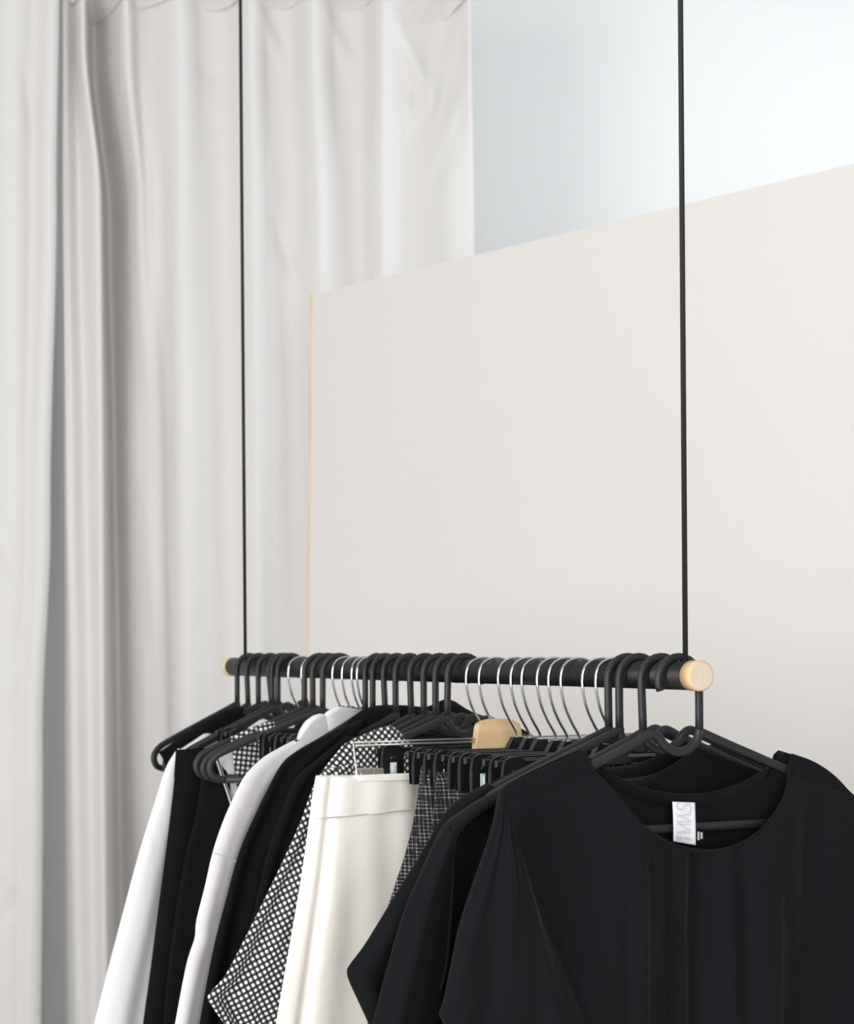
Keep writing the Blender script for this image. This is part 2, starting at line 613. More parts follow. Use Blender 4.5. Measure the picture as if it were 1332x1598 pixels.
# ------------------------------------------------------------------ the rail
RAIL_Z = 1.5645
NEAR = Vector((0.2982, 2.09, RAIL_Z))
FAR = Vector((-0.3515, 3.43, RAIL_Z))
RLEN = (FAR - NEAR).length
AX = (FAR - NEAR).normalized()                # towards the far end
ANG = math.atan2(-AX.x, AX.y)                 # rotation of a hanger frame: local y runs along the rail, away
RR = 0.0160


def rail_at(t):
    return NEAR + (FAR - NEAR) * t


def frame(t, yaw=0.0):
    return rail_at(t), ANG + yaw


def solve_t(px, u, z=-0.03):
    lo, hi = -0.02, 1.02
    U = Vector((math.cos(ANG), math.sin(ANG), 0))
    for _ in range(50):
        mid = (lo + hi) / 2
        if project(rail_at(mid) + U * u + Vector((0, 0, z)))[0] > px:
            lo = mid
        else:
            hi = mid
    return (lo + hi) / 2


def to_local(fr, x, y, v=0.0):
    """the point of the hanger's own plane (offset v along the rail) seen at pixel x, y -> local coordinates"""
    O, a = fr
    V = Vector((-math.sin(a), math.cos(a), 0))
    U = Vector((math.cos(a), math.sin(a), 0))
    d = ray(x, y)
    C = Vector((0, 0, CAM_Z))
    kk = ((O - C).dot(V) + v) / d.dot(V)
    P = C + d * kk - O
    return (P.dot(U), v, P.z)


rail = empty('clothes_rail', 'black round clothes rail with pale wooden ends hung on two black cords', 'clothes rail', None,
             (NEAR + FAR) / 2, ANG)


def rl(y, x=0.0, z=0.0):
    return (x, y, z)


H = RLEN / 2
CAPL = 0.016
bm = bmesh.new()
tube(bm, [rl(-H + CAPL), rl(-H / 2), rl(0), rl(H / 2), rl(H - CAPL)], RR, 40)
link('bar', bm, M_rail, rail)
for s in (-1, 1):
    bm = bmesh.new()
    ys = [H - CAPL - 0.002, H - 0.0018, H - 0.0006, H]
    rs = [RR + 0.0008, RR + 0.0008, RR - 0.0002, RR - 0.0016]
    rings = []
    for y, r in zip(ys, rs):
        rings.append([bm.verts.new((r * math.cos(2 * math.pi * q / 48), s * y, r * math.sin(2 * math.pi * q / 48))) for q in range(48)])
    for a, b in zip(rings, rings[1:]):
        for q in range(48):
            bm.faces.new((a[q], a[(q + 1) % 48], b[(q + 1) % 48], b[q]))
    bm.faces.new(rings[0])
    fcap = bm.faces.new(list(reversed(rings[-1])))
    fcap.material_index = 1
    idx = fcap.index
    o = link('end_cap', bm, M_capside, rail)
    o.data.materials.append(M_endwood)
    o['label'] = 'pale bare wood end plug'
    for p in o.data.polygons:
        if len(p.vertices) > 10:
            p.use_smooth = False
for px in (382.5, 1069.0):
    t = solve_t(px, 0.0, 0.02)
    y = -H + t * RLEN
    bm = bmesh.new()
    top = CEIL - RAIL_Z
    tube(bm, [rl(y, 0, RR - 0.006), rl(y, 0, top / 3), rl(y, 0, top * 2 / 3), rl(y, 0, top)], 0.0030, 12)
    c = link('suspension_cord', bm, M_cord, rail)

# ------------------------------------------------------------------ hangers
ORD = ['first', 'second', 'third', 'fourth', 'fifth', 'sixth', 'seventh', 'eighth']


def plastic_hanger_meshes():
    s = 0.0265
    zc = -0.0055
    hook = [(-s, 0, -0.066), (-s, 0, -0.045), (-s, 0, -0.02), (-s, 0, zc)]
    for q in range(1, 13):
        a = math.pi - math.pi * q / 12
        hook.append((s * math.cos(a), 0, zc + 0.0262 * math.sin(a)))
    hook += [(s - 0.0006, 0, zc - 0.006), (s - 0.002, 0, zc - 0.011)]
    bm = bmesh.new()
    sweep(bm, hook, 0.0045, 0.0034, 12, 3.0)
    # rounded tip
    h = bm
    yield 'hook', h
    pts = [(-s, -0.063), (-0.06, -0.0765), (-0.12, -0.100), (-0.172, -0.121), (-0.196, -0.133), (-0.206, -0.148), (-0.2, -0.163),
           (-0.182, -0.169)]
    left = smooth(pts, 40)
    right = [(0.182, -0.169), (0.2, -0.163), (0.206, -0.148), (0.196, -0.133), (0.172, -0.121), (0.12, -0.100), (0.06, -0.0745), (0.041, -0.0655),
             (0.034, -0.0645), (0.027, -0.0685), (0.020, -0.0765), (0.010, -0.0830), (0, -0.0850), (-0.010, -0.0830), (-0.019, -0.0770), (-0.0255, -0.068), (-s, -0.060)]
    rgt = smooth(right, 80)
    bm = bmesh.new()
    sweep(bm, [(x, 0, z) for x, z in left], 0.0052, 0.0040, 12, 3.0)
    sweep(bm, [(x, 0, z) for x, z in rgt], 0.0052, 0.0040, 12, 3.0)
    yield 'shoulder_arms', bm
    bm = bmesh.new()
    sweep(bm, [(x, 0, -0.169) for x in (-0.184, -0.1, 0, 0.1, 0.184)], 0.0050, 0.0036, 12, 3.0)
    yield 'trouser_bar', bm


HOOKTOP = RR + 0.0045


def place_fr(root, t, yaw, flip, roll=0.0):
    O, a = frame(t, yaw)
    root.location = O
    root.rotation_euler = (0, roll, a + (math.pi if flip else 0))


ph = empty('clothes_hanger', '', 'clothes hanger', 'black plastic hangers on the rail')
for nm, b_ in plastic_hanger_meshes():
    link(nm, b_, M_plastic, ph)

runs_p = [
    ('black plastic clothes hanger, %s from left in the leftmost run of six black hooks', [366, 381, 399, 415.5, 421.5, 431], 6),
    ('black plastic clothes hanger, %s of three black hooks between two chrome groups', [475, 488, 504.5], 3),
    ('black plastic clothes hanger, %s from left in the middle run of eight black hooks', [563, 575.5, 593, 613, 637, 659, 678, 698], 8),
    ('black plastic clothes hanger, %s of three with downstrokes just before the rail end', [948.5, 965.5, 1000], 3),
]
used = False
PT = {}           # key -> (t, yaw)
key = 0


def place_copy(proto, first):
    if first:
        return proto
    r = proto.copy()
    COL.objects.link(r)
    for ch in proto.children:
        c = ch.copy()
        COL.objects.link(c)
        c.parent = r
        for g in ch.children:
            d = g.copy()
            COL.objects.link(d)
            d.parent = c
    return r


YAW = {366: .34, 381: .33, 399: .31, 415.5: .27, 421.5: .25, 431: .22, 475: .0, 488: -.03, 504.5: -.08, 563: .42, 575.5: .38, 593: .33, 613: .26, 637: .17, 659: .13, 678: .10, 698: .07,
       948.5: .0, 965.5: .015, 1000: .01}
MYAW = {448.5: .13, 470: .03, 517: .14, 531: .2, 545: .26, 552.5: .30, 797: 0.0, 838: 0.0}
tilt = {415.5: 0.11, 593: 0.05, 381: 0.04, 637: 0.03, 1000: 0.035, 698: -0.03, 659: 0.0}
for lab, xs, n in runs_p:
    for i, x in enumerate(xs):
        rl_ = tilt.get(x, random.uniform(-0.012, 0.012))
        t = solve_t(x, -0.0265, -0.03)
        yaw = YAW[x]
        r = place_copy(ph, not used)
        used = True
        r['label'] = lab % ORD[i]
        # a hanger tilts about the rail it hangs on
        place_fr(r, t, yaw, False, 0.0)
        r.rotation_euler = (Matrix.Rotation(r.rotation_euler.z, 3, 'Z') @ Matrix.Rotation(-rl_, 3, 'Y')).to_euler()
        PT[x] = (t, yaw)
T_FRONT, YAW_FRONT = 0.0300, 0.0
r = place_copy(ph, False)
r['label'] = 'nearest black plastic hanger, hooked the other way round at the pale wooden rail end'
place_fr(r, T_FRONT, YAW_FRONT, True)
PT['front'] = (T_FRONT, YAW_FRONT)


def hook_wire(r=0.0019):
    pts = [(0, -0.092), (0, -0.080), (-0.003, -0.0725), (-0.012, -0.058), (-0.0205, -0.040), (-0.0255, -0.020), (-0.0262, -0.004), (-0.0225, 0.0085), (-0.013, 0.0158),
           (0, 0.0182), (0.012, 0.0155), (0.0205, 0.008), (0.0235, -0.002), (0.0235, -0.009)]
    bm = bmesh.new()
    tube(bm, [(x, 0, z) for x, z in smooth(pts, 70)], r, 10)
    return bm


def clip_hanger():
    root = empty('clip_hanger', '', 'clip hanger', 'chrome-hooked clip hangers on the rail')
    link('hook', hook_wire(), M_chrome, root)
    bm = bmesh.new()
    # flat crossbar with a flared boss for the hook
    box(bm, -0.158, 0.158, -0.003, 0.003, -0.1045, -0.0965, 0.0012)
    prof = [(-0.019, -0.105), (0.019, -0.105), (0.012, -0.092), (0.0065, -0.083), (-0.0065, -0.083), (-0.012, -0.092)]
    f0 = [bm.verts.new((x, -0.005, z)) for x, z in prof]
    f1 = [bm.verts.new((x, 0.005, z)) for x, z in prof]
    bm.faces.new(f0); bm.faces.new(list(reversed(f1)))
    for q in range(6):
        bm.faces.new((f0[q], f1[q], f1[(q + 1) % 6], f0[(q + 1) % 6]))
    link('crossbar', bm, M_clip, root, False)
    for s in (-1, 1):
        bm = bmesh.new()
        cx = s * 0.136
        for vy in (-1, 1):
            # two jaws, arched at the top and splayed a little
            pr = smooth([(-0.0165, -0.138), (-0.0170, -0.115), (-0.0150, -0.0985), (-0.009, -0.0935), (0, -0.0925), (0.009, -0.0935), (0.0150, -0.0985), (0.0170, -0.115), (0.0165, -0.138)], 28)
            a0 = [bm.verts.new((cx + x, vy * (0.0035 + 0.06 * max(0, z + 0.118)), z)) for x, z in pr]
            a1 = [bm.verts.new((cx + x * 0.9, vy * (0.0068 + 0.06 * max(0, z + 0.118)), z)) for x, z in pr]
            bm.faces.new(a0); bm.faces.new(list(reversed(a1)))
            m_ = len(pr)
            for q in range(m_):
                bm.faces.new((a0[q], a1[q], a1[(q + 1) % m_], a0[(q + 1) % m_]))
        box(bm, cx - 0.0045, cx + 0.0045, -0.009, 0.009, -0.1125, -0.1065, 0.002)
        c = link('clip', bm, M_clip, root, False)
        if s < 0:
            bm = bmesh.new()
            box(bm, cx - 0.0045, cx + 0.0045, -0.0082, -0.0070, -0.1335, -0.1155, 0.0004)
            box(bm, cx - 0.0012, cx + 0.0012, -0.0110, -0.0082, -0.128, -0.1185, 0.0003)
            st = link('size_sticker', bm, M_sticker, c, False)
            st['label'] = 'small pale sticker on the clip face'
    return root


runs_m = [
    ('chrome-hooked clip hanger, %s of a pair between black hooks near the far end', [448.5, 470]),
    ('chrome-hooked clip hanger, %s from left of four bunched beside the white shirt collar', [517, 531, 545, 552.5]),
    ('chrome-hooked clip hanger just left of the hanger with the wooden block', [727.5]),
    ('chrome-hooked clip hanger, %s from left of six right of the wooden block', [777, 797, 814, 838, 856, 875]),
    ('chrome-hooked clip hanger, %s of a pair beside the last black hooks', [909, 930]),
]
MT = {}
ch = clip_hanger()
used = False
for lab, xs in runs_m:
    for i, x in enumerate(xs):
        t = solve_t(x, -0.0262, -0.004)
        yaw = MYAW.get(x, random.uniform(-0.03, 0.03))
        r = place_copy(ch, not used)
        used = True
        r['label'] = lab % ORD[i] if '%s' in lab else lab
        place_fr(r, t, yaw, False)
        MT[x] = (t, yaw)

# the one with a wooden block and bright wire bar
wt = solve_t(747.5, -0.0262, -0.004)
MT['wood'] = (wt, 0.0)
wh = empty('clip_hanger', 'skirt hanger with a pale wooden block and steel wire bar, above cream trousers', 'clip hanger')
place_fr(wh, wt, 0.0, False)
link('hook', hook_wire(0.0019), M_chrome, wh)
bm = bmesh.new()
pr = smooth([(-0.0345, -0.1035), (-0.0325, -0.085), (-0.0300, -0.0685)], 6)[:-1] + smooth([(-0.0300, -0.0685), (-0.019, -0.0630), (0, -0.0610), (0.019, -0.0630), (0.0300, -0.0685)], 14)[:-1] + smooth([(0.0300, -0.0685), (0.0325, -0.085), (0.0345, -0.1035)], 6)
f0 = [bm.verts.new((x, -0.0075, z)) for x, z in pr]
f1 = [bm.verts.new((x, 0.0075, z)) for x, z in pr]
bm.faces.new(f0); bm.faces.new(list(reversed(f1)))
for q in range(len(pr)):
    bm.faces.new((f0[q], f1[q], f1[(q + 1) % len(pr)], f0[(q + 1) % len(pr)]))
bmesh.ops.bevel(bm, geom=[e for e in bm.edges if len({round(v.co.y, 4) for v in e.verts}) == 1], offset=0.0016, segments=2, affect='EDGES')
link('block', bm, M_block, wh, False)['label'] = 'pale varnished wooden block'
bm = bmesh.new()
for dz in (-0.0865, -0.0905):
    tube(bm, [(-0.205, 0, dz), (-0.1, 0, dz), (0, 0, dz), (0.1, 0, dz), (0.205, 0, dz)], 0.0014, 8)
link('wire_bar', bm, M_steel, wh)
for s in (-1, 1):
    bm = bmesh.new()
    cx = s * 0.184
    # looped wire of the sliding clip
    wire = smooth([(cx + s * 0.012, 0, -0.0905), (cx + s * 0.0205, 0, -0.086), (cx + s * 0.022, -0.002, -0.095), (cx + s * 0.0205, -0.006, -0.12), (cx + s * 0.018, -0.009, -0.137), (cx + s * 0.008, -0.010, -0.1405), (cx - s * 0.018, -0.010, -0.1405)], 40)
    tube(bm, wire, 0.0013, 8)
    for dx in (-0.0125, 0.0045):
        for q in range(5):
            x0 = cx + dx + q * 0.0028 - 0.003
            sweep(bm, [(x0, -0.011, -0.1395), (x0, -0.0122, -0.131), (x0, -0.010, -0.1205)], 0.0013, 0.0016, 8, 2.5)
    box(bm, cx - 0.0165, cx + 0.0165, -0.0095, -0.0060, -0.1395, -0.1195, 0.001)
    box(bm, cx - 0.0165, cx + 0.0165, 0.0060, 0.0095, -0.1395, -0.1195, 0.001)
    link('clip', bm, M_steel, wh)['label'] = 'ribbed metal clip'


# ------------------------------------------------------------------ garments
def fold_fn(seed, amp, freqs=(2.2, 3.7, 6.1), drift=0.25, grow=0.35):
    rnd = random.Random(seed)
    terms = [(amp * w, f * rnd.uniform(0.85, 1.15), rnd.uniform(0, 1), rnd.uniform(-drift, drift)) for f, w in zip(freqs, (1.0, 0.6, 0.35))]

    def fn(s, k):
        g = grow + (1 - grow) * min(1, k * 1.6)
        return g * sum(a * math.sin(2 * math.pi * (f * s + p + d * k)) for a, f, p, d in terms)
    return fn


def grid_shell(bm, P, v0, th, fold, ns, nk, top_zero, uvrot=0.0, close_bottom=False, th_back=None, fold_back=None):
    """P(s, k) -> local (u, z); makes a front and a back layer, joined at the sides (and at the top)"""
    uvl = bm.loops.layers.uv.verify()
    th_back = th if th_back is None else th_back
    layers = []
    uvs = {}
    for sgn in (-1, 1):
        g = []
        for j in range(nk + 1):
            k = j / nk
            row = []
            for i in range(ns + 1):
                s = 0.5 - 0.5 * math.cos(math.pi * i / ns)
                u, z = P(s, k)
                side = math.sqrt(max(0.0, 1 - abs(2 * s - 1) ** 2.6))
                e = (1 - (1 - min(1, k / 0.10)) ** 2) ** 0.5 if top_zero else 1.0
                if close_bottom:
                    e *= (1 - (1 - min(1, (1 - k) / 0.03)) ** 2) ** 0.5
                tt = (th(k) if sgn < 0 else th_back(k))
                fo = fold(s, k) if (sgn < 0 or fold_back is None) else fold_back(s, k)
                v = v0 + sgn * tt * side * e + fo * (0.25 + 0.75 * side) * (0.15 + 0.85 * e)
                vert = bm.verts.new((u, v, z))
                row.append(vert)
            # cloth coordinates: length measured along the surface from the middle of the row
            mid = ns // 2
            acc = [0.0] * (ns + 1)
            for i in range(mid + 1, ns + 1):
                acc[i] = acc[i - 1] + math.hypot(row[i].co.x - row[i - 1].co.x, row[i].co.y - row[i - 1].co.y)
            for i in range(mid - 1, -1, -1):
                acc[i] = acc[i + 1] - math.hypot(row[i].co.x - row[i + 1].co.x, row[i].co.y - row[i + 1].co.y)
            for i in range(ns + 1):
                U_, Z_ = row[mid].co.x + acc[i], row[i].co.z
                uvs[row[i]] = (U_ * math.cos(uvrot) - Z_ * math.sin(uvrot), U_ * math.sin(uvrot) + Z_ * math.cos(uvrot))
            g.append(row)
        layers.append(g)
    faces = []
    for li, g in enumerate(layers):
        for j in range(nk):
            for i in range(ns):
                q = (g[j][i], g[j + 1][i], g[j + 1][i + 1], g[j][i + 1])
                faces.append(bm.faces.new(q if li == 0 else tuple(reversed(q))))
    for f in faces:
        for lp in f.loops:
            lp[uvl].uv = uvs[lp.vert]
    vs = [v for g in layers for row in g for v in row]
    bmesh.ops.remove_doubles(bm, verts=vs, dist=2e-5)


def garment(name, label, cat, tkey, group=None):
    t, yaw = tkey
    O, a = frame(t, yaw)
    root = empty(name, label, cat, group, O, a)
    return root, (O, a)


def interp(poly, f):
    n = len(poly) - 1
    t = max(0.0, min(1.0, f)) * n
    k = min(int(t), n - 1)
    g = t - k
    return tuple(poly[k][d] + (poly[k + 1][d] - poly[k][d]) * g for d in range(2))


def loft(part, root, fr, A, B, v0, th, m, across=True, fold=None, ns=36, nk=60, uvrot=0.0, top_zero=True, kk='row', crisp=False, **kw):
    """A, B pixel polylines in the garment's own plane. kind 'row': A = left edge, B = right edge, both running down.
    kind 'col': A = top edge, B = bottom edge, both running left to right."""
    la = [to_local(fr, x, y, v0) for x, y in A]
    lb = [to_local(fr, x, y, v0) for x, y in B]
    la = [(p[0], p[2]) for p in la]
    lb = [(p[0], p[2]) for p in lb]
    n = 160
    if crisp:
        da = [interp(la, i / (n - 1)) for i in range(n)]
        db = [interp(lb, i / (n - 1)) for i in range(n)]
    else:
        da, db = smooth(la, n), smooth(lb, n)
    if fold is None:
        fold = lambda s, k: 0.0
    if isinstance(th, (int, float)):
        tv = th
        th = lambda k: tv
    if kk == 'row':
        def P(s, k):
            a, b = interp(da, k), interp(db, k)
            return (a[0] + (b[0] - a[0]) * s, a[1] + (b[1] - a[1]) * s)
    else:
        def P(s, k):
            a, b = interp(da, s), interp(db, s)
            return (a[0] + (b[0] - a[0]) * k, a[1] + (b[1] - a[1]) * k)
    bm = bmesh.new()
    grid_shell(bm, P, v0, th, fold, ns, nk, top_zero, uvrot, **kw)
    return link(part, bm, m, root)


def strip(part, root, fr, pts, v, r, m, n=60):
    """a thin seam, binding or edge lying along pixel points at offset v (number or list)"""
    out = []
    for i, (x, y) in enumerate(pts):
        out.append(to_local(fr, x, y, v[i] if isinstance(v, (list, tuple)) else v))
    bm = bmesh.new()
    tube(bm, smooth(out, n), r, 8)
    return link(part, bm, m, root)


BOT = 1880

# --- far left: black garment on the first hanger
g, fr = garment('sleeveless_top', "black top at the rail's far left, only its shoulder above the white shirt", 'top', PT[399])
loft('body', g, fr, [(247, 1174), (262, 1164), (285, 1147), (306, 1133), (330, 1120), (352, 1108), (372, 1103), (386, 1108)], [(262, 1190), (272, 1250), (290, 1330), (310, 1330), (330, 1330), (352, 1330), (372, 1330), (390, 1330)], 0.0, 0.008, M_black2, kk='col', ns=30, nk=30)

# --- white shirt, far left
g, fr = garment('shirt', 'crisp white shirt at the far left of the rail, sleeve hanging nearest the curtain', 'shirt', PT[421.5], 'shirts on the rail')
LW = [(278, 1168), (271, 1177), (258, 1200), (240, 1256), (216, 1334), (192, 1424), (168, 1516), (147, 1600), (125, 1700), (100, 1800)]
RW = [(286, 1172), (310, 1186), (335, 1210), (330, 1260), (318, 1334), (305, 1424), (292, 1516), (278, 1600), (262, 1700), (242, 1800)]
loft('sleeve', g, fr, LW, RW, -0.006, 0.011, M_white, fold=fold_fn(3, 0.006, (1.2, 2.3, 3.9), 0.4), ns=30, nk=90)
strip('armhole_seam', g, fr, [(234, 1306), (243, 1304), (254, 1303), (262, 1303)], [-0.0125, -0.0155, -0.0175, -0.0185], 0.0007, M_white2, 20)
loft('body', g, fr, [(280, 1170), (300, 1157), (321, 1143), (345, 1150), (375, 1150), (410, 1150), (440, 1150), (470, 1150), (510, 1155), (540, 1170)],
     [(270, BOT), (290, BOT), (320, BOT), (345, BOT), (375, BOT), (410, BOT), (440, BOT), (470, BOT), (510, BOT), (545, BOT)], 0.010, 0.006, M_white, kk='col', fold=fold_fn(5, 0.003), ns=40, nk=50, crisp=True)

# --- black trousers, two pairs
g, fr = garment('trousers', 'black trousers with a wide waistband, clipped up beside the far left white shirt', 'trousers', MT[448.5], 'black trousers on clip hangers')
LT = [(275, 1171), (272, 1213), (262, 1300), (246, 1420), (233, 1520), (222, 1600), (205, 1740), (190, BOT)]
RT = [(452, 1166), (452, 1208), (450, 1300), (446, 1420), (442, 1520), (438, 1600), (430, 1740), (420, BOT)]
loft('leg_cloth', g, fr, LT, RT, 0.0, 0.012, M_trouser, fold=fold_fn(11, 0.005, (1.3, 2.2, 4)), ns=40, nk=80)
loft('waistband', g, fr, [(274.5, 1170), (273, 1190), (271.5, 1213)], [(452, 1164), (452, 1185), (452, 1207)], -0.001, 0.0135, M_trouser, ns=40, nk=14, top_zero=False)
g, fr = garment('trousers', 'black trousers hanging second from the left, behind two bare hanger loops', 'trousers', MT[470], 'black trousers on clip hangers')
LT = [(322, 1180), (314, 1215), (303, 1280), (290, 1330), (275, 1415), (261, 1520), (254, 1600), (240, 1740), (228, BOT)]
RT = [(470, 1168), (470, 1205), (468, 1280), (466, 1330), (462, 1415), (458, 1520), (455, 1600), (448, 1740), (440, BOT)]
loft('leg_cloth', g, fr, LT, RT, 0.0, 0.010, M_trouser, fold=fold_fn(12, 0.006, (1.6, 2.7, 4)), ns=40, nk=80)

# --- white vest and gingham dress between the bare loops
g, fr = garment('vest', 'small white vest with striped binding, glimpsed through a bare black hanger loop', 'vest', PT[475])
loft('body', g, fr, [(336, 1166), (350, 1161), (364, 1158), (400, 1172), (430, 1185)], [(372, 1330), (380, 1330), (392, 1330), (410, 1330), (440, 1330)], 0.004, 0.006, M_white2, kk='col', ns=24, nk=40, crisp=True)
bm = bmesh.new()
pa = [to_local(fr, x, y, -0.006) for x, y in ((335, 1186), (345, 1216), (356, 1248), (366, 1285))]
pb = [to_local(fr, x, y, -0.006) for x, y in ((342, 1184), (351, 1214), (362, 1246), (372, 1285))]
uvl = bm.loops.layers.uv.verify()
va = [bm.verts.new(p) for p in smooth(pa, 20)]
vb = [bm.verts.new(p) for p in smooth(pb, 20)]
for i in range(19):
    f = bm.faces.new((va[i], va[i + 1], vb[i + 1], vb[i]))
    for lp, q in zip(f.loops, ((0, 0.003), (0, 0.003), (0.0095, 0.003), (0.0095, 0.003))):
        lp[uvl].uv = q
o = link('striped_binding', bm, M_stripe, g)
md = o.modifiers.new('thickness', 'SOLIDIFY'); md.thickness = 0.0012

g, fr = garment('dress', 'gingham dress strap over a bare black hanger arm near the far end', 'dress', PT[488])
loft('back_panel', g, fr, [(360, 1150), (374, 1143), (388, 1137), (402, 1131), (415, 1128)], [(380, 1330), (390, 1330), (402, 1330), (412, 1330), (425, 1330)], 0.009, 0.002, M_ginghambig, kk='col', ns=20, nk=40, uvrot=0.12, crisp=True)
loft('front_strap', g, fr, [(400, 1133), (409, 1129), (418, 1127), (428, 1126)], [(420, 1330), (430, 1330), (440, 1330), (450, 1330)], -0.0085, 0.002, M_ginghambig, kk='col', ns=16, nk=40, uvrot=-0.15, crisp=True)

# --- off-white shirt with collar
g, fr = garment('shirt', 'off-white collared shirt hanging left of the black jackets, collar turned up', 'shirt', MT[552.5], 'shirts on the rail')
LW = [(468, 1150), (434, 1168), (408, 1184), (381, 1212), (358, 1258), (344, 1292), (331, 1332), (319, 1384), (306, 1436), (303, 1464), (290, 1506), (272, 1600), (255, 1700), (238, 1800)]
RW = [(525, 1150), (520, 1190), (508, 1225), (492, 1258), (474, 1296), (460, 1326), (448, 1355), (436, 1396), (428, 1446), (422, 1474), (412, 1516), (392, 1610), (375, 1708), (360, 1805)]
loft('sleeve', g, fr, LW, RW, -0.003, 0.010, M_white2, fold=fold_fn(21, 0.005, (1.1, 2.4, 4.2), 0.5), ns=34, nk=100)
strip('armhole_seam', g, fr, [(332, 1331), (345, 1335), (361, 1341), (374, 1346)], [-0.0085, -0.0125, -0.0145, -0.0155], 0.0008, M_white2, 20)
loft('body', g, fr, [(470, 1150), (490, 1140), (515, 1128), (545, 1116), (575, 1114), (605, 1120), (640, 1135), (680, 1155)],
     [(450, BOT), (480, BOT), (510, BOT), (545, BOT), (575, BOT), (610, BOT), (645, BOT), (690, BOT)], 0.012, 0.008, M_white2, kk='col', fold=fold_fn(22, 0.004), ns=36, nk=50)
c = loft('collar', g, fr, [(463, 1154), (470, 1138), (479, 1124), (490, 1116), (500, 1113), (508, 1117), (521, 1128)], [(478, 1162), (486, 1160), (496, 1155), (506, 1150), (514, 1144), (522, 1138), (536, 1130)], -0.012, 0.008, M_white, kk='col', ns=24, nk=16, crisp=True)
loft('collar', g, fr, [(504, 1116), (514, 1108), (525, 1102), (542, 1104), (561, 1107)], [(508, 1146), (522, 1138), (534, 1130), (543, 1124), (561, 1110)], -0.016, 0.008, M_white, kk='col', ns=24, nk=12, crisp=True)

# --- two black jackets
g, fr = garment('jacket', 'black jacket hanging directly right of the off-white shirt', 'jacket', PT[613], 'black jackets in the middle of the rail')
LB = [(530, 1136), (465, 1172), (440, 1194), (420, 1230), (401, 1268), (374, 1330), (350, 1415), (332, 1486), (311, 1600), (295, 1700), (280, 1800)]
RB = [(570, 1120), (540, 1180), (520, 1210), (500, 1250), (485, 1290), (470, 1340), (455, 1415), (445, 1486), (430, 1600), (420, 1700), (410, 1800)]
loft('sleeve', g, fr, LB, RB, -0.004, 0.014, M_black2, fold=fold_fn(31, 0.007, (1.2, 2.3, 4.1), 0.6), ns=34, nk=90)
loft('body', g, fr, [(500, 1155), (530, 1136), (556, 1114), (580, 1102), (610, 1100), (640, 1101), (665, 1103), (684, 1095), (703, 1091), (734, 1110), (765, 1120), (820, 1140), (860, 1170)],
     [(480, BOT), (520, BOT), (555, BOT), (585, BOT), (612, BOT), (640, BOT), (668, BOT), (686, BOT), (705, BOT), (738, BOT), (770, BOT), (825, BOT), (868, BOT)], 0.006, 0.010, M_black2, kk='col', fold=fold_fn(32, 0.004), ns=40, nk=50)
g, fr = garment('jacket', 'black jacket hanging directly left of the gingham shirt', 'jacket', PT[678], 'black jackets in the middle of the rail')
LB = [(540, 1150), (500, 1180), (462, 1214), (440, 1262), (416, 1332), (396, 1420), (372, 1500), (340, 1600), (322, 1700), (305, 1800)]
RB = [(590, 1150), (560, 1200), (540, 1240), (525, 1290), (510, 1350), (500, 1430), (490, 1510), (475, 1600), (465, 1700), (455, 1800)]
loft('sleeve', g, fr, LB, RB, 0.002, 0.008, M_black2, fold=fold_fn(33, 0.005, (1.3, 2.5, 4.1), 0.6), ns=34, nk=90)
loft('body', g, fr, [(515, 1172), (540, 1162), (580, 1153), (620, 1149), (660, 1149), (700, 1150), (740, 1151), (790, 1158), (840, 1175)],
     [(510, BOT), (540, BOT), (580, BOT), (620, BOT), (660, BOT), (700, BOT), (740, BOT), (790, BOT), (850, BOT)], 0.006, 0.006, M_black2, kk='col', fold=fold_fn(34, 0.003), ns=40, nk=50)

# --- gingham shirt
g, fr = garment('shirt', 'black and white gingham shirt with pointed short sleeve, beside the cream trousers', 'shirt', PT[698], 'shirts on the rail')
LG = [(505, 1200), (489, 1228), (470, 1280), (448, 1330), (420, 1388), (388, 1452), (352, 1520), (324, 1553), (331, 1572), (352, 1602), (385, 1650)]
RG = [(560, 1190), (555, 1240), (548, 1290), (540, 1340), (532, 1400), (524, 1460), (515, 1530), (510, 1560), (510, 1580), (510, 1610), (515, 1660)]
loft('sleeve', g, fr, LG, RG, -0.008, 0.009, M_gingham, fold=fold_fn(41, 0.007, (1.3, 2.8, 4.4), 0.5), ns=40, nk=100, uvrot=-0.46)
loft('body', g, fr, [(498, 1214), (506, 1199), (522, 1178), (541, 1158), (575, 1143), (598, 1134), (609, 1132), (622, 1140), (647, 1166), (660, 1180)],
     [(490, BOT), (505, BOT), (522, BOT), (541, BOT), (575, BOT), (598, BOT), (612, BOT), (626, BOT), (652, BOT), (675, BOT)], -0.002, 0.007, M_gingham, kk='col', fold=fold_fn(42, 0.003), ns=44, nk=70, uvrot=0.75)

# --- cream trousers
g, fr = garment('trousers', 'cream high-waisted trousers clipped to the wooden-block hanger', 'trousers', MT['wood'])
LC = [(493, 1210), (487, 1245), (482, 1285), (470, 1370), (451, 1480), (430, 1600), (410, 1740), (392, BOT)]
RC = [(652, 1208), (655, 1240), (658, 1280), (664, 1370), (672, 1480), (682, 1600), (692, 1740), (702, BOT)]


def cream_fold(s, k):
    # a pressed pleat near the left edge, soft drags towards the lower right
    p = 0.008 * math.exp(-((s - 0.14) / 0.035) ** 2) * (0.3 + 0.7 * min(1, k * 3))
    return p + 0.0022 * math.sin(2 * math.pi * (1.6 * s + 0.8 * k)) * min(1, k * 2) + 0.0015 * math.sin(2 * math.pi * (3.1 * s - 0.5 * k + .3)) * min(1, k * 2)


loft('leg_cloth', g, fr, LC, RC, 0.0, 0.014, M_cream, fold=cream_fold, ns=60, nk=90)


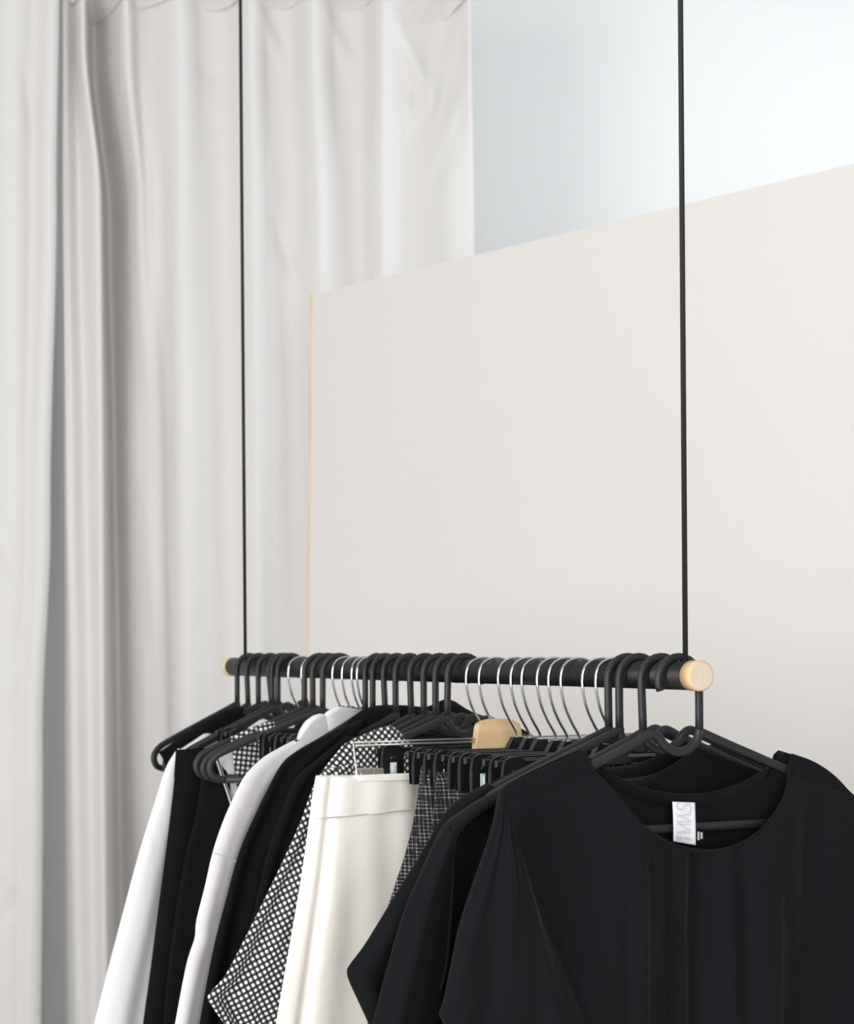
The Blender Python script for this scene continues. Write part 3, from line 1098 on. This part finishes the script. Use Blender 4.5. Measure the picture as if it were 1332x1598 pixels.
def wb_fold(s, k):
    return 0.007 * math.exp(-((s - 0.14) / 0.04) ** 2) + 0.001 * math.sin(2 * math.pi * 3 * s)


loft('waistband', g, fr, [(492.5, 1211), (488, 1243), (484.5, 1277)], [(649, 1208), (649, 1235), (648, 1262)], -0.002, 0.0155, M_cream, fold=wb_fold, ns=60, nk=16, top_zero=True)
loft('belt_fold', g, fr, [(551, 1209.5), (551, 1214), (552, 1219)], [(650, 1206), (652, 1211), (653, 1216)], -0.014, 0.006, M_cream, ns=30, nk=8, top_zero=True)
strip('waist_seam', g, fr, [(507, 1276.5), (540, 1273.5), (580, 1269.5), (620, 1265.5), (646, 1262.8)], -0.0165, 0.0009, M_seam, 40)

# --- tweed trousers
g, fr = garment('trousers', 'dark tweed trousers hanging directly right of the cream trousers', 'trousers', MT[797], 'tweed trousers on clip hangers')
LT = [(657, 1195), (654, 1230), (646, 1280), (634, 1330), (618, 1380), (600, 1440), (585, 1520), (570, 1640), (555, 1800)]
RT = [(790, 1190), (790, 1225), (788, 1280), (786, 1330), (784, 1380), (780, 1440), (776, 1520), (770, 1640), (765, 1800)]
loft('leg_cloth', g, fr, LT, RT, 0.0, 0.012, M_tweed, fold=fold_fn(51, 0.008, (2.4, 4.1, 6.0), 0.3, 0.6), ns=48, nk=80)
g, fr = garment('trousers', 'dark tweed trousers hanging second, nearer the black tops', 'trousers', MT[838], 'tweed trousers on clip hangers')
LT = [(682, 1205), (680, 1235), (676, 1280), (670, 1330), (662, 1400), (650, 1500), (640, 1640), (630, 1800)]
RT = [(830, 1205), (830, 1235), (828, 1280), (826, 1330), (822, 1400), (818, 1500), (812, 1640), (805, 1800)]
loft('leg_cloth', g, fr, LT, RT, 0.0, 0.010, M_tweed, fold=fold_fn(52, 0.007, (2.2, 3.9, 6.0), 0.3, 0.6), ns=48, nk=80)

# --- black skirts hidden mostly behind, on the clip hangers right of the block
for kx, lab, (x0, x1, y) in ((777, 'black skirt on the first clip hanger right of the wooden block', (640, 900, 1200)),
                             (875, 'black skirt on the last of six clip hangers right of the wooden block', (730, 985, 1204))):
    g, fr = garment('skirt', lab, 'skirt', MT[kx], 'black skirts on clip hangers')
    loft('cloth', g, fr, [(x0 + 25, y), (x0 + 20, y + 120), (x0 + 10, y + 300), (x0 + 10, y + 520)], [(x1 - 20, y), (x1 - 15, y + 120), (x1, y + 300), (x1 + 5, y + 520)], 0.0, 0.008, M_black2, fold=fold_fn(int(kx), 0.004), ns=36, nk=40)

# --- black tops with wide short sleeves
g, fr = garment('top', 'black wide-sleeved top with pointed sleeve hem over the cream trousers', 'top', PT[948.5], 'black tops at the near end of the rail')
LA = [(760, 1222), (716, 1247), (690, 1275), (655, 1335), (612, 1404), (570, 1472), (545, 1506), (541, 1517), (545, 1533), (562, 1570), (576, 1600), (610, 1670)]
RA = [(800, 1230), (780, 1270), (765, 1310), (750, 1370), (740, 1430), (730, 1490), (725, 1515), (722, 1530), (720, 1545), (716, 1575), (712, 1605), (715, 1680)]
loft('sleeve', g, fr, LA, RA, 0.002, 0.010, M_black, fold=fold_fn(61, 0.004, (1.2, 2.2, 3.6), 0.4), ns=40, nk=110)
loft('body', g, fr, [(730, 1240), (770, 1219), (810, 1200), (846, 1185), (880, 1186), (920, 1195), (965, 1196), (1010, 1185), (1060, 1160), (1108, 1168), (1160, 1208)],
     [(735, BOT), (775, BOT), (815, BOT), (850, BOT), (880, BOT), (920, BOT), (965, BOT), (1010, BOT), (1060, BOT), (1110, BOT), (1165, BOT)], 0.010, 0.007, M_black, kk='col', fold=fold_fn(62, 0.003), ns=50, nk=50)

g, fr = garment('top', 'black top with a long armhole seam, second from the front', 'top', PT[965.5], 'black tops at the near end of the rail')
LA = [(800, 1222), (750, 1248), (720, 1268), (698, 1285), (682, 1312), (658, 1362), (632, 1422), (608, 1500), (584, 1592), (575, 1660), (560, 1740)]
RA = [(810, 1228), (765, 1258), (735, 1278), (714, 1300), (708, 1328), (706, 1372), (703, 1432), (697, 1500), (686, 1570), (682, 1650), (680, 1740)]
loft('sleeve', g, fr, LA, RA, -0.012, 0.012, M_black, fold=fold_fn(63, 0.003, (0.8, 1.6, 3.0), 0.3), ns=36, nk=110)
strip('armhole_seam', g, fr, [(699, 1290), (704, 1318), (706, 1372), (703, 1432), (697, 1500), (688, 1545)], [-0.020, -0.022, -0.022, -0.022, -0.022, -0.022], 0.0016, M_black, 50)
loft('body', g, fr, [(700, 1290), (730, 1262), (775, 1236), (830, 1208), (870, 1192), (900, 1204), (940, 1214), (990, 1214), (1030, 1203), (1068, 1180), (1100, 1164), (1124, 1163), (1160, 1180), (1198, 1199), (1240, 1225)],
     [(690, BOT), (730, BOT), (775, BOT), (830, BOT), (870, BOT), (900, BOT), (940, BOT), (990, BOT), (1030, BOT), (1068, BOT), (1100, BOT), (1125, BOT), (1160, BOT), (1205, BOT), (1245, BOT)], 0.0, 0.008, M_black, kk='col', fold=fold_fn(64, 0.003), ns=56, nk=50)

g, fr = garment('top', 'black top just behind the front one, only its far shoulder and neckline showing', 'top', PT[1000], 'black tops at the near end of the rail')
loft('body', g, fr, [(780, 1262), (820, 1225), (862, 1202), (900, 1182), (925, 1210), (960, 1236), (1010, 1252), (1070, 1254), (1130, 1247), (1192, 1222), (1209, 1169), (1235, 1177), (1272, 1192), (1292, 1203), (1320, 1240)],
     [(770, BOT), (820, BOT), (862, BOT), (900, BOT), (925, BOT), (960, BOT), (1010, BOT), (1070, BOT), (1130, BOT), (1172, BOT), (1200, BOT), (1240, BOT), (1280, BOT), (1300, BOT), (1330, BOT)], 0.004, 0.006, M_black, kk='col', fold=fold_fn(66, 0.003), ns=60, nk=50, crisp=True)

# --- the front top
g, fr = garment('top', 'nearest black top with wide scoop neck and white neck label, front of the rail', 'top', PT['front'], 'black tops at the near end of the rail')
neck_f = [(906, 1171), (918, 1196), (934, 1222), (955, 1252), (980, 1283), (1010, 1306), (1045, 1320), (1085, 1325), (1120, 1318), (1152, 1302), (1180, 1277), (1205, 1243), (1222, 1208), (1231, 1176)]
neck_b = [(906, 1171), (930, 1190), (965, 1212), (1005, 1230), (1045, 1240), (1085, 1243), (1120, 1240), (1160, 1228), (1195, 1207), (1231, 1176)]
sh_l = [(776, 1240), (790, 1226), (820, 1210), (862, 1190)]
sh_r = [(1262, 1187), (1292, 1206), (1318, 1232), (1345, 1268), (1385, 1330)]


def front_panel(part, neck, sgn, thk, seed, amp):
    T = even([to_local(fr, x, y) for x, y in sh_l + [neck[0]]], 20)[:-1] + even([to_local(fr, x, y) for x, y in neck], 60)[:-1] + even([to_local(fr, x, y) for x, y in [neck[-1]] + sh_r], 24)
    n = len(T)
    B = [to_local(fr, 700 + (1420 - 700) * i / (n - 1), BOT) for i in range(n)]
    rnd = random.Random(seed)
    bm = bmesh.new()
    uvl = bm.loops.layers.uv.verify()
    nk = 90
    grid = []
    zs = [p[2] for p in T]
    for j in range(nk + 1):
        k = (j / nk) ** 1.25
        row = []
        for i in range(n):
            s = i / (n - 1)
            t_, b_ = T[i], B[i]
            u = t_[0] + (b_[0] - t_[0]) * k
            z = t_[2] + (b_[2] - t_[2]) * k
            # how far below the shoulder line this point is
            below = max(0.0, -0.075 - abs(u) * 0.28 - z)
            e = math.sqrt(1 - (1 - min(1, below / 0.11)) ** 2)
            side = math.sqrt(max(0.0, 1 - abs(2 * s - 1) ** 4))
            v = sgn * (0.0065 + thk * e) * side
            # gathers falling from the neckline, fading out at the sides
            c = (u - 0.0) / 0.11
            gath = math.exp(-c * c) * min(1, below / 0.16)
            v += amp * gath * (0.7 * math.sin(u * 118 + 0.4) + 0.45 * math.sin(u * 205 + 1.9 + 2 * z) + 0.2 * math.sin(u * 390))
            v += amp * 1.5 * min(1, below / 0.2) * math.sin(u * 34 + 0.9 - 3 * z) * side
            v += amp * 0.8 * min(1, below / 0.1) * math.sin(u * 61 + z * 14) * math.exp(-((u + 0.13) / 0.05) ** 2)
            v += amp * 0.8 * min(1, below / 0.06) * math.sin(u * 70 - z * 16) * math.exp(-((u - 0.17) / 0.05) ** 2)
            row.append(bm.verts.new((u, v, z)))
        grid.append(row)
    for j in range(nk):
        for i in range(n - 1):
            bm.faces.new((grid[j][i], grid[j + 1][i], grid[j + 1][i + 1], grid[j][i + 1]))
    o = link(part, bm, M_black, g)
    md = o.modifiers.new('thickness', 'SOLIDIFY'); md.thickness = 0.0014; md.offset = 0
    return [tuple(v) for v in T], grid


front_panel('front_panel', neck_f, -1, 0.022, 1, 0.0078)
front_panel('back_panel', neck_b, 1, 0.012, 2, 0.0025)
fw = even([to_local(fr, x, y) for x, y in neck_f], 60)


def nv(p, sgn, thk):
    below = max(0.0, -0.075 - abs(p[0]) * 0.28 - p[2])
    e = math.sqrt(1 - (1 - min(1, below / 0.11)) ** 2)
    return sgn * (0.0065 + thk * e)


bm = bmesh.new()
tube(bm, [(p[0], nv(p, -1, 0.022), p[2]) for p in fw], 0.0019, 8)
bw = even([to_local(fr, x, y) for x, y in neck_b], 60)
tube(bm, [(p[0], nv(p, 1, 0.012), p[2]) for p in bw], 0.0019, 8)
link('neck_binding', bm, M_black, g)
# back facing: a shaped band inside the back neck
bm = bmesh.new()
r0, r1 = [], []
for p in bw[6:-6]:
    y = nv(p, 1, 0.012) - 0.0016
    r0.append(bm.verts.new((p[0], y, p[2])))
    q = (p[0] * 0.985, 0, p[2] - 0.0125)
    r1.append(bm.verts.new((q[0], nv(q, 1, 0.012) - 0.0022, q[2])))
for i in range(len(r0) - 1):
    bm.faces.new((r0[i], r1[i], r1[i + 1], r0[i + 1]))
o = link('neck_facing', bm, M_black, g)
md = o.modifiers.new('thickness', 'SOLIDIFY'); md.thickness = 0.0012
# sleeve hanging forward over the body on the left, and its twin on the right
LA = [(781, 1231), (777, 1252), (766, 1298), (748, 1352), (730, 1404), (716, 1450), (703, 1510), (690, 1565), (684, 1582), (690, 1596), (700, 1640), (700, 1760)]
RA = [(782, 1233), (790, 1256), (803, 1300), (820, 1352), (838, 1404), (854, 1450), (878, 1510), (902, 1565), (910, 1582), (918, 1600), (935, 1645), (960, 1770)]


def sleeve_fold(s, k):
    return 0.004 * math.sin(2 * math.pi * (1.3 * s - 0.4 * k + 0.1)) * min(1, k * 2.5) + 0.0025 * math.sin(2 * math.pi * (2.9 * s + 0.7 * k)) * min(1, k * 2.5) + 0.0012 * math.sin(2 * math.pi * (5.5 * s + 2.5 * k))


loft('sleeve', g, fr, LA, RA, -0.034, lambda k: 0.004 + 0.013 * min(1, k * 2), M_black, fold=sleeve_fold, ns=50, nk=120)
edge = smooth([to_local(fr, x, y, -0.036) for x, y in RA], 90)
bm = bmesh.new(); tube(bm, edge, 0.0016, 8); link('sleeve_hem', bm, M_black, g)
LA2 = [(1352, 1276), (1360, 1330), (1368, 1420), (1374, 1520), (1380, 1640), (1385, 1760)]
RA2 = [(1356, 1278), (1420, 1350), (1470, 1440), (1515, 1540), (1540, 1640), (1545, 1760)]
loft('sleeve', g, fr, LA2, RA2, -0.004, 0.014, M_black, fold=sleeve_fold, ns=30, nk=60)


# --- woven labels in the front top's neck
def flat(part, root, corners, v, bulge, m, n=14):
    """a small cloth rectangle from four pixel corners (top left, top right, bottom right, bottom left)"""
    c = [to_local(fr, x, y, v) for x, y in corners]
    bm = bmesh.new()
    gr = []
    for j in range(n + 1):
        k = j / n
        row = []
        for i in range(n + 1):
            s = i / n
            u = (c[0][0] * (1 - s) + c[1][0] * s) * (1 - k) + (c[3][0] * (1 - s) + c[2][0] * s) * k
            z = (c[0][2] * (1 - s) + c[1][2] * s) * (1 - k) + (c[3][2] * (1 - s) + c[2][2] * s) * k
            row.append(bm.verts.new((u, v - bulge * math.sin(math.pi * k) * (0.8 + 0.2 * math.sin(3 * s)) - 0.0006 * math.sin(5 * s + 2 * k), z)))
        gr.append(row)
    for j in range(n):
        for i in range(n):
            bm.faces.new((gr[j][i], gr[j + 1][i], gr[j + 1][i + 1], gr[j][i + 1]))
    o = link(part, bm, m, root)
    md = o.modifiers.new('thickness', 'SOLIDIFY'); md.thickness = 0.0005
    return o, c


LV = -0.0085
lab, lc = flat('neck_label', g, [(1049, 1251), (1084.5, 1252.5), (1085, 1319), (1050, 1313)], LV, 0.0006, M_label)
lab['label'] = 'white woven neck label with grey lettering'
TV = LV - 0.0022


def stroke(bm, pts, r, v=TV):
    P_ = [to_local(fr, 1035 + x / 16.65, 1240 + y / 16.65, v) for x, y in pts]
    P_ = smooth(P_, max(2, len(pts) * 6)) if len(pts) > 2 else P_
    tube(bm, P_, r, 6)


bm = bmesh.new()
# the large letters, set on their side, read down the label
stroke(bm, [(415, 205), (365, 240), (352, 300), (372, 360), (430, 395), (490, 375), (545, 310), (590, 258), (650, 250), (705, 290), (722, 370), (700, 450), (640, 492)], 0.00026)
for pts in ([(360, 560), (480, 570)], [(480, 570), (720, 690)], [(720, 700), (360, 705)], [(360, 710), (480, 775)], [(480, 780), (715, 760)], [(370, 755), (700, 920)], [(700, 925), (360, 975)], [(360, 1000), (715, 990)], [(360, 545), (720, 515)]):
    stroke(bm, pts, 0.00016)
t_ = link('lettering', bm, M_inkpale, lab)
bm = bmesh.new()
for i, x in enumerate((350, 395, 440, 505, 560, 610, 655, 705)):
    y0 = 1085 + i * 6
    stroke(bm, [(x, y0), (x + 4, y0 + 75)], 0.00020)
    if i not in (3, 7):
        stroke(bm, [(x, y0 + 4), (x + 20, y0 + 6)], 0.00014)
    if i in (0, 2, 4, 5):
        stroke(bm, [(x + 2, y0 + 38), (x + 20, y0 + 40)], 0.00014)
    if i in (1, 2, 6):
        stroke(bm, [(x + 3, y0 + 72), (x + 22, y0 + 74)], 0.00014)
link('small_lettering', bm, M_ink, lab)
sz, sc = flat('size_label', g, [(1086, 1293), (1100, 1294), (1099, 1317), (1086, 1316)], -0.0078, 0.0003, M_black2)
sz['label'] = 'small black size label with white lettering'
bm = bmesh.new()
for x in (880, 960):
    for q in range(4 if x == 880 else 3):
        y0 = 965 + q * 56 + (20 if x == 960 else 0)
        stroke(bm, [(x, y0), (x + 55, y0 + 30)], 0.00030, -0.0098)
        stroke(bm, [(x + 55, y0), (x, y0 + 34)], 0.00030, -0.0098)
        stroke(bm, [(x + 5, y0 + 44), (x + 60, y0 + 40)], 0.00026, -0.0098)
link('lettering', bm, M_thread, sz)
